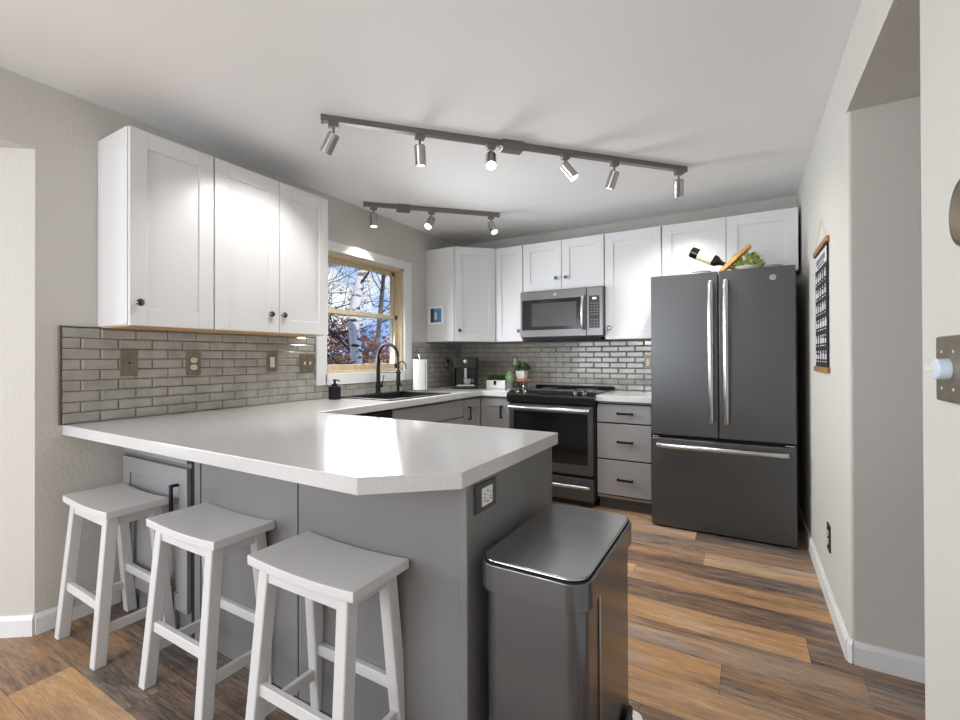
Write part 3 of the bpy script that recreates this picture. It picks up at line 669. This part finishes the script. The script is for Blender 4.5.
q.build('handle', chrome, dr)
B('kick_plate', slate_side, rg, (.03, W-.03, -.60, -.58, 0, .06), bev=0)

# microwave
mw = thing('microwave', 'over-the-range microwave with dark glass door and keypad', 'microwave', (.930, 0, 1.368))
W = .764
B('housing', slate_side, mw, (0, W, -.385, -.003, .02, .452), bev=.002)
B('vent_underside', blackm, mw, (.03, W-.03, -.37, -.02, 0.0, .021), bev=.003)
md = B('microwave_door', mat('slate_face', (118, 118, 118), .3, .8, bump=.02, bscale=50, stretch=(1, 1, 30)), mw, (0, .622, -.412, -.386, .032, .448), bev=.003)
fm = bpy.data.materials['slate_face']
B('door_glass', oven_g, md, (.018, .575, -.4145, -.411, .095, .37), bev=.001)
B('door_screen', mwin, md, (.115, .535, -.4155, -.414, .125, .335), bev=0)
q = MB(); q.tube([(.598, -.43, .09), (.598, -.452, .13), (.598, -.456, .235), (.598, -.452, .34), (.598, -.43, .378)], .0135, 12); q.tube([(.598, -.435, .1), (.598, -.41, .1)], .009, 8); q.tube([(.598, -.435, .37), (.598, -.41, .37)], .009, 8); q.build('handle', chrome, md)
cpn = B('control_panel', fm, mw, (.625, W, -.412, -.386, .032, .448), bev=.003)
B('keypad', black_p, cpn, (.645, .735, -.4145, -.411, .098, .372), bev=.001)
B('display', disp_m, cpn, (.676, .708, -.4155, -.414, .342, .358), bev=0, label='small lit display')
q = MB()
for i in range(9):
    for j in range(3):
        if i in (3,): continue
        x = .660+j*.024; z = .115+i*.0235
        q.box(x, x+.013, -.4153, -.4143, z, z+.008)
q.build('key_marks', mat('key_print', (120, 120, 120), .5), cpn)
def emblem(parent, x, z, y, rr):
    q = MB(); q.lathe([(0, 0), (rr, 0), (rr, .002), (rr*.86, .0028), (0, .002)], 28, M=Matrix.Translation((x, y, z)) @ Matrix.Rotation(PI/2, 4, 'X'))
    e_ = q.build('emblem', mat('emblem_silver', (190, 190, 190), .35, .8) if 'emblem_silver' not in bpy.data.materials else bpy.data.materials['emblem_silver'], parent, label='round silver script emblem')
    q = MB(); pts = lambda f, a, b_, n=10: [f(a+(b_-a)*k/n) for k in range(n+1)]
    yy = y-.003
    q.tube(pts(lambda g: (x-rr*.32+rr*.27*math.cos(g), yy, z+rr*.42*math.sin(g)), PI*.25, PI*1.9), rr*.055, 5)
    q.tube([(x-rr*.3, yy, z-rr*.02), (x-rr*.05, yy, z-rr*.02), (x-rr*.05, yy, z-rr*.4)], rr*.05, 5)
    q.tube(pts(lambda g: (x+rr*.3+rr*.24*math.cos(g), yy, z+rr*.22+rr*.2*math.sin(g)), PI*.2, PI*1.4), rr*.05, 5)
    q.tube(pts(lambda g: (x+rr*.3+rr*.26*math.cos(g), yy, z-rr*.2+rr*.22*math.sin(g)), PI*.6, PI*1.85), rr*.05, 5)
    q.tube(pts(lambda g: (x+rr*.74*math.cos(g), yy, z+rr*.74*math.sin(g)), 0, 2*PI, 24), rr*.035, 5)
    q.build('emblem_script', slate_side, e_)
emblem(mw, .338, .410, -.4125, .014)

# ------------------------------------------------------------ refrigerator
fr = thing('refrigerator', 'slate grey french-door refrigerator with bottom freezer', 'refrigerator', (2.136, 0, 0))
W = .866
B('body', slate_side, fr, (.004, W-.004, -.70, -.03, .03, 1.775), bev=.003)
B('hinge_cover', mat('grey_plastic', (95, 95, 96), .5), fr, (.03, .13, -.74, -.5, 1.775, 1.80), (W-.13, W-.03, -.74, -.5, 1.775, 1.80), bev=.006)
for nm, a, bb, hx in (('left_door', 0, .4305, .388), ('right_door', .4355, W, .478)):
    q = MB(); q.box(a, bb, -.77, -.705, .662, 1.797, bev=.006, seg=3); d = q.build('door', slate, fr)
    q = MB(); q.tube([(hx, -.80, .775), (hx, -.822, .82), (hx, -.83, 1.0), (hx, -.832, 1.245), (hx, -.83, 1.5), (hx, -.822, 1.68), (hx, -.80, 1.722)], .0185, 14)
    q.tube([(hx, -.81, .79), (hx, -.768, .79)], .011, 10); q.tube([(hx, -.81, 1.708), (hx, -.768, 1.708)], .011, 10); q.build('handle', chrome, d)
    if nm == 'right_door': emblem(d, .745, 1.727, -.7705, .018)
q = MB(); q.box(0, W, -.77, -.705, .012, .637, bev=.006, seg=3); d = q.build('freezer_drawer', slate, fr)
q = MB(); q.tube([(.05, -.80, .592), (.09, -.82, .592), (.25, -.83, .592), (.433, -.832, .592), (.62, -.83, .592), (.775, -.82, .592), (.815, -.80, .592)], .0185, 14)
q.tube([(.065, -.81, .592), (.065, -.768, .592)], .011, 10); q.tube([(.80, -.81, .592), (.80, -.768, .592)], .011, 10); q.build('handle', chrome, d)
B('door_gap', gap_m, fr, (.01, W-.01, -.715, -.70, .06, 1.78), bev=0)
B('hinge', chrome, fr, (.01, .05, -.765, -.70, .641, .652), (W-.06, W-.01, -.765, -.70, .641, .652), bev=.002)
B('kick_grille', slate_side, fr, (.02, W-.02, -.72, -.64, .0, .034), bev=.002)

# on top of the refrigerator
bh = thing('bottle_holder', 'slanted light wood wine bottle holder on top of the refrigerator', 'bottle holder', (2.575, -.66, 1.799))
q = MB(); q.box(-.012, .012, -.045, .045, .008, .25, bev=.002, M=Matrix.Rotation(math.radians(47), 4, 'Y') @ Matrix.Rotation(0, 4, 'Z'))
tag(q.build('board', bamboo, bh), 'x', 'x'); del bh.children[0]['category'], bh.children[0]['label']
wb = thing('wine_bottle', 'dark wine bottle with cream label leaning in the wooden holder', 'bottle', (2.653, -.685, 1.828))
q = MB(); dirv = Vector((-.88, 0, .47)).normalized(); rot = Vector((0, 0, 1)).rotation_difference(dirv).to_matrix().to_4x4()
q.lathe([(0, 0), (.014, 0), (.014, .07), (.02, .085), (.036, .11), (.0375, .125), (.0375, .285), (.034, .292), (0, .288)], 24, M=rot); g_ = q.build('glass_body', mat('dark_bottle_glass', (20, 18, 14), .08), wb)
q = MB(); q.lathe([(.0381, .135), (.0384, .136), (.0384, .235), (.0381, .236)], 24, M=rot); q.build('bottle_label', label_m, wb)
q = MB(); q.lathe([(0, -.004), (.0158, -.004), (.0158, .05), (.0145, .052), (0, .05)], 20, M=rot); q.build('foil_cap', mat('foil', (120, 88, 50), .35, .6), wb)
dp = thing('potted_succulent', 'bright green leafy plant in a low white dish on top of the refrigerator', 'plant', (2.735, -.62, 1.798))
q = MB(); q.lathe([(0, 0), (.055, 0), (.085, .022), (.09, .034), (.084, .034), (0, .02)], 28); q.build('dish', white_p, dp)
q = MB(); foliage(q, 0, 0, .03, .085, .12, 300, .017, .042); q.build('foliage', leaf_l, dp)
for lab, x in (('clear glass dish at the right of the plant on the refrigerator', 2.885), ('low clear glass dish left of the wooden bottle holder', 2.455)):
    q = MB(); q.lathe([(0, 0), (.05, 0), (.065, .03), (.061, .03), (.048, .005), (0, .005)], 24); tag(q.build('glass_dish', mat('clear_grey_glass', (205, 212, 214), .1, trans=.6), loc=(x, -.6, 1.798)), lab, 'dish', 'glass dishes on the refrigerator')

# ------------------------------------------------------------ track lights
def track(label, p0, p1, heads, box_t, box_l):
    p0 = Vector((p0[0], p0[1], 0)); p1 = Vector((p1[0], p1[1], 0)); d = (p1-p0); ln = d.length; ang = math.atan2(d.y, d.x)
    root = thing('track_light', label, 'track light', (p0.x, p0.y, H), ang)
    B('rail', track_m, root, (0, ln, -.017, .017, -.031, -.0005), (-.006, .01, -.019, .019, -.035, -.0005), (ln-.01, ln+.006, -.019, .019, -.035, -.0005), bev=.0015)
    B('feed_box', track_m, root, (box_t-box_l/2, box_t+box_l/2, -.034, .034, -.052, -.0005), bev=.003)
    inv = Matrix.Rotation(-ang, 3, 'Z')
    for hx, dv, e_ in heads:
        d_ = (inv @ Vector(dv)).normalized()
        q = MB(); q.box(hx-.026, hx+.026, -.016, .016, -.056, -.031, bev=.003, m=track_m)
        q.tube([(hx, 0, -.058), (hx, 0, -.098)], .006, 8, m=track_m)
        piv = Vector((hx, 0, -.098)); a = piv-d_*.012; rot = Vector((0, 0, 1)).rotation_difference(d_).to_matrix().to_4x4(); Mh = Matrix.Translation(a) @ rot
        q.lathe([(0, 0), (.026, 0), (.030, .004), (.030, .105), (.027, .105), (.027, .088), (0, .088)], 24, m=head_m, M=Mh)
        hd = q.build('lamp_head', None, root)
        q = MB(); q.lathe([(0, .0885), (.0255, .0885), (.025, .094), (.014, .099), (0, .100)], 20, M=Mh); q.build('bulb', bulb_m, hd)
        l = bpy.data.lights.new('bulb_light', 'SPOT'); l.energy = e_; l.color = (1, .96, .9); l.spot_size = math.radians(104); l.spot_blend = .7; l.shadow_soft_size = .02
        lo = bpy.data.objects.new('bulb_light', l); C.objects.link(lo); lo.parent = hd
        lo.matrix_local = Matrix.Translation(a+d_*.112) @ Vector((0, 0, -1)).rotation_difference(d_).to_matrix().to_4x4()
    return root
rv = Vector((math.cos(yaw), math.sin(yaw), 0)); fv = Vector((-math.sin(yaw), math.cos(yaw), 0)); dn = Vector((0, 0, -1))
def dv(rgt, fwd, down=1): return rv*rgt+fv*fwd+dn*down
E1 = 25
track('long brushed nickel track light with six heads across the ceiling', (.864, -2.642), (2.391, -1.004),
      [(.055, dv(-.62, .25), 20), (.50, dv(.02, .25), E1), (.905, dv(0, -.75), 20), (1.37, dv(.75, -.15), E1), (1.71, dv(-.28, .35), E1), (2.19, dv(.22, .55), E1)], 1.03, .13)
track('short brushed nickel track light with three heads near the window', (.117, -1.586), (.905, -.794),
      [(.075, dv(.0, -.02), E1), (.54, dv(-.35, -.7), E1), (1.05, dv(.35, -.45), E1)], .31, .11)

# ------------------------------------------------------------ stools
def make_stool():
    root = thing('bar_stool', 'x', 'stool', (0, 0, 0), 0, 'white saddle-seat bar stools at the peninsula')
    hw, hd_, zt = .226, .115, .612
    q = MB(); t = bmesh.new(); nx, ny = 16, 6; top = []; bot = []
    for i in range(nx+1):
        u = -1+2*i/nx; z = zt-.010*(1-u*u); rt = []; rb = []
        for j in range(ny+1):
            v = -1+2*j/ny
            rt.append(t.verts.new((u*hw, v*hd_, z))); rb.append(t.verts.new((u*hw, v*hd_, z-.030)))
        top.append(rt); bot.append(rb)
    for i in range(nx):
        for j in range(ny):
            t.faces.new((top[i][j], top[i+1][j], top[i+1][j+1], top[i][j+1])); t.faces.new((bot[i][j], bot[i][j+1], bot[i+1][j+1], bot[i+1][j]))
    for i in range(nx):
        t.faces.new((top[i][0], bot[i][0], bot[i+1][0], top[i+1][0])); t.faces.new((top[i][ny], top[i+1][ny], bot[i+1][ny], bot[i][ny]))
    for j in range(ny):
        t.faces.new((top[0][j], top[0][j+1], bot[0][j+1], bot[0][j])); t.faces.new((top[nx][j], bot[nx][j], bot[nx][j+1], top[nx][j+1]))
    bmesh.ops.recalc_face_normals(t, faces=t.faces)
    bmesh.ops.bevel(t, geom=[e for e in t.edges if e.calc_face_angle(0) > .8], offset=.004, segments=2, affect='EDGES', profile=.5)
    q.merge(t); q.build('seat', stool_m, root)
    fx, fy, tx, ty, w_ = .187, .127, .168, .078, .021
    for sx in (-1, 1):
        for sy in (-1, 1):
            lo = [(sx*fx+a*w_, sy*fy+b_*w_, 0) for a, b_ in ((-1, -1), (1, -1), (1, 1), (-1, 1))]; hi = [(sx*tx+a*w_, sy*ty+b_*w_, .578) for a, b_ in ((-1, -1), (1, -1), (1, 1), (-1, 1))]
            q = MB(); q.hexa(lo, hi, bev=.003); q.build('leg', stool_m, root)
    def at(z): k = z/.578; return fx+(tx-fx)*k, fy+(ty-fy)*k
    for sy in (-1, 1):
        x, y = at(.222); B('stretcher', stool_m, root, (-x, x, sy*y-.010, sy*y+.010, .203, .240), bev=.002)
        x, y = at(.555); B('apron', stool_m, root, (-x, x, sy*(y+.008)-.008, sy*(y+.008)+.008, .535, .582), bev=.002)
    for sx in (-1, 1):
        x, y = at(.133); B('stretcher', stool_m, root, (sx*x-.009, sx*x+.009, -y, y, .115, .152), bev=.002)
        x, y = at(.555); B('apron', stool_m, root, (sx*x-.008, sx*x+.008, -y, y, .535, .582), bev=.002)
    return root
st0 = make_stool()
for i, (x, y, a, lab) in enumerate(((.316, -3.308, -1.0, 'white saddle-seat stool nearest the left wall'), (.975, -3.265, 0, 'white saddle-seat stool in the middle of the three'), (1.612, -3.268, 0, 'white saddle-seat stool nearest the camera and trash can'))):
    o = st0 if i == 0 else copy_tree(st0)
    o.location = (x, y, 0); o.rotation_euler = (0, 0, math.radians(a)); o['label'] = lab

# ------------------------------------------------------------ step trash can
tb = thing('trash_can', 'tall dark stainless step trash can at the end of the peninsula', 'trash can', (2.225, -2.868, 0))
q = MB(); q.prism(rrect(-.146, .144, -.265, .265, .045), .035, .60, bev=.002); q.build('bin_body', steel_bin, tb)
q = MB(); q.prism(rrect(-.149, .147, -.268, .268, .045), 0.0, .034, bev=.004); q.build('bin_base', black_p, tb)
q = MB(); q.prism(rrect(-.159, .156, -.284, .282, .058), .582, .654, bev=.003); q.build('collar', steel_bin, tb)
q = MB(); q.prism(rrect(-.153, .150, -.278, .276, .053), .654, .6555); q.build('lid_seam', gap_m, tb)
q = MB(); q.prism(rrect(-.150, .147, -.275, .273, .051), .6555, .665, bev=.005, seg=3); q.build('lid', steel_lid, tb)
B('side_trim', steel_lid, tb, (.1435, .149, -.135, -.125, .05, .582), bev=.002)
q = MB(); q.prism(rrect(.10, .20, -.05, .225, .035), .012, .026, bev=.004); q.build('pedal', mat('polished_steel', (215, 212, 205), .15, 1), tb)
q = MB(); q.box(.1475, .165, -.04, .2, .026, .06, bev=.006); q.build('pedal_guard', black_p, tb)

# ------------------------------------------------------------ right wall hangings
hg = thing('wall_hanging', 'black hanging chart between two wooden rods on the right wall', 'wall hanging', (RW-.001, -1.285, 1.135), -PI/2)
# local x runs towards the camera, local -y points into the room
B('rod', rod_m, hg, (-.225, .225, -.016, 0, 0, .028), bev=.003); B('rod', rod_m, hg, (-.225, .225, -.016, 0, .637, .665), bev=.003)
q = MB(); q.box(-.205, .205, -.007, -.004, .02, .645, m=ink)
random.seed(3)
q.box(-.19, .19, -.0078, -.007, .55, .625, m=parch)
for k in range(9): q.box(-.15+k*.034, -.15+k*.034+.02, -.0084, -.0078, .575, .605, m=ink)
q.box(-.12, .12, -.0084, -.0078, .558, .566, m=ink)
for row in range(6):
    zc = .05+row*.083
    for k in range(5):
        x = -.19+k*.077+random.uniform(-.004, .004); w_ = random.uniform(.034, .056)
        q.box(x, x+w_, -.0078, -.007, zc+.018, zc+.018+random.uniform(.02, .034), m=parch); q.box(x+w_*.25, x+w_*.7, -.0078, -.007, zc+.05, zc+.062, m=parch)
        q.box(x, x+w_*random.uniform(.5, 1), -.0078, -.007, zc+.003, zc+.008, m=parch)
q.build('chart', None, hg)
q = MB(); q.tube([(-.2, -.01, .66), (0, -.004, .80), (.2, -.01, .66)], .0014, 5); q.build('hanging_string', mat('string', (206, 196, 180), .8), hg)
# dimmer plate on the near right wall
dm = thing('light_switch', 'bronze double switch plate with a pale round dimmer knob at the right edge', 'light switch', (RW-.001, -2.972, 1.192), -PI/2)
q = MB(); q.box(-.064, .064, -.006, 0, -.067, .067, bev=.003, seg=2); q.build('cover_plate', pewter, dm)
q = MB(); q.lathe([(0, 0), (.021, 0), (.021, .018), (.019, .021), (0, .022)], 24, M=Matrix.Translation((.006, -.006, .0)) @ Matrix.Rotation(PI/2, 4, 'X')); q.build('dimmer_knob', blueish, dm)
q = MB(); q.box(-.014, -.006, -.036, -.02, -.004, .004, bev=.001); q.build('toggle', almond, dm)
for x in (-.03, .03):
    for z in (-.04, .035):
        q = MB(); q.lathe([(0, 0), (.003, 0), (.003, .001), (0, .0015)], 10, M=Matrix.Translation((x, -.006, z)) @ Matrix.Rotation(PI/2, 4, 'X')); q.build('screw', almond, dm)
rp_ = thing('wall_chime', 'round bronze and brass wall fitting above the dimmer switch at the right edge', 'wall fitting', (RW-.001, -3.045, 1.49), -PI/2)
q = MB(); q.lathe([(0, 0), (.064, 0), (.066, .002), (.064, .005), (.056, .006), (0, .006)], 36, M=Matrix.Rotation(PI/2, 4, 'X')); q.build('rim', bronze, rp_)
q = MB(); q.lathe([(0, .0062), (.054, .0062), (.05, .008), (0, .009)], 36, M=Matrix.Rotation(PI/2, 4, 'X')); q.build('dome', amber, rp_)

# ------------------------------------------------------------ outside
q = MB(); q.box(-30, -.3, -12, 40, -.7, -.6); struct(q.build('ground', lawn_m, smooth=False))
def branch(q, p, d, ln, rad, depth, m, spread=.6, tips=None):
    pts = [p]; rs = [rad]; nseg = 4; dd_ = d.copy()
    for k in range(nseg):
        dd_ = (dd_+Vector((random.gauss(0, .16), random.gauss(0, .16), random.gauss(.02, .14)))).normalized()
        pts.append(pts[-1]+dd_*ln/nseg); rs.append(rad*(1-.6*(k+1)/nseg))
    q.tube(pts, rs, 5 if depth else 4, m=m)
    if tips is not None: tips.append(pts[-1])
    if depth <= 0: return
    for k in range(random.randint(3, 4)):
        i = random.randint(1, nseg); nd = (dd_+Vector((random.gauss(0, spread), random.gauss(0, spread), random.gauss(0.05, spread)))).normalized()
        branch(q, pts[i], nd, ln*random.uniform(.5, .75), rs[i]*.6, depth-1, m, spread, tips)
def tree(name, label, base, top, rad, mt, mb, nb, blen, depth, seed, z0=.2, leaves=None):
    random.seed(seed)
    root = thing(name, label, 'tree', base)
    q = MB(); b0 = Vector((0, 0, 0)); tp = Vector(top)-Vector(base); pts = []; rs = []
    for k in range(9):
        u = k/8; pts.append(b0.lerp(tp, u)+Vector((random.gauss(0, .03), random.gauss(0, .03), 0))*(1 if 0 < k < 8 else 0)); rs.append(rad*(1.25-.75*u))
    q.tube(pts, rs, 14); q.build('trunk', mt, root)
    q = MB(); tips = []
    for k in range(nb):
        u = random.uniform(z0, 1); p = b0.lerp(tp, u); th = random.uniform(0, 2*PI)
        branch(q, p, Vector((math.cos(th), math.sin(th), random.uniform(-.1, .7))).normalized(), blen*random.uniform(.6, 1.1), rad*.22, depth, None, .6, tips)
    q.build('branches', mb, root)
    if leaves:
        q = MB()
        for p in tips:
            for _ in range(leaves): q.leaf(p+Vector((random.gauss(0, .12), random.gauss(0, .12), random.gauss(0, .12))), (random.gauss(0, 1), random.gauss(0, 1), random.gauss(-.3, 1)), .05, .07)
        q.build('dead_leaves', rust_m, root)
tree('birch_tree', 'white birch trunk with dark scars outside the window', (-2.2, .42, -.6), (-2.2, .82, 4.2), .088, birch_m, twig_m, 16, 1.5, 2, 11, .3)
tree('bare_tree', 'thin grey leaning bare tree right of the birch', (-3.3, 1.85, -.6), (-3.2, 2.6, 4.5), .05, bark_m, twig_m, 26, 1.6, 2, 5, .3)
tree('bare_tree', 'bare tree with spreading limbs left of the birch', (-3.6, .3, -.6), (-4.0, 1.2, 4.0), .05, bark_m, twig_m, 34, 1.9, 2, 23, .25)
tree('bare_tree', 'brown-leaved tree behind the birch outside the window', (-5.4, 2.9, -.6), (-5.4, 3.2, 1.9), .06, bark_m, twig_m, 26, 1.1, 2, 31, .2, leaves=4)
tree('bare_tree', 'distant slender bare tree against the sky', (-7.0, 3.6, -.6), (-7.0, 3.6, 6.5), .07, bark_m, twig_m, 40, 2.2, 2, 37, .3)
random.seed(9)
root = thing('shrub', 'rust brown leafless hedge at the bottom of the window view', 'shrub', (-6.2, 4.2, -.6))
q = MB()
for k in range(2600):
    th = random.uniform(0, 2*PI); rr = random.random()**.5
    q.leaf((1.0*rr*math.cos(th), 2.2*rr*math.sin(th), random.uniform(.2, 2.9)*(1-.25*rr)), (random.gauss(0, 1), random.gauss(0, 1), random.gauss(0, 1)), .09, .13)
q.build('dry_leaves', rust_m, root)
q = MB()
for k in range(40): branch(q, Vector((random.uniform(-.6, .6), random.uniform(-1.6, 1.6), 0)), Vector((random.gauss(0, .2), random.gauss(0, .2), 1)).normalized(), 2.4, .03, 0, None)
q.build('stems', bark_m, root)
fn = thing('fence', 'reddish brown board fence far outside the window', 'fence', (-9, 4, -.6))
q = MB()
for k in range(70): q.box(-.02, .02, -5+k*.15, -5+k*.15+.14, 0, 1.9)
q.build('boards', fence_m, fn, smooth=False); B('rail', fence_m, fn, (-.06, -.02, -5, 5.5, .4, .5), (-.06, -.02, -5, 5.5, 1.4, 1.5), bev=0)

for m_ in bpy.data.materials:
    pass
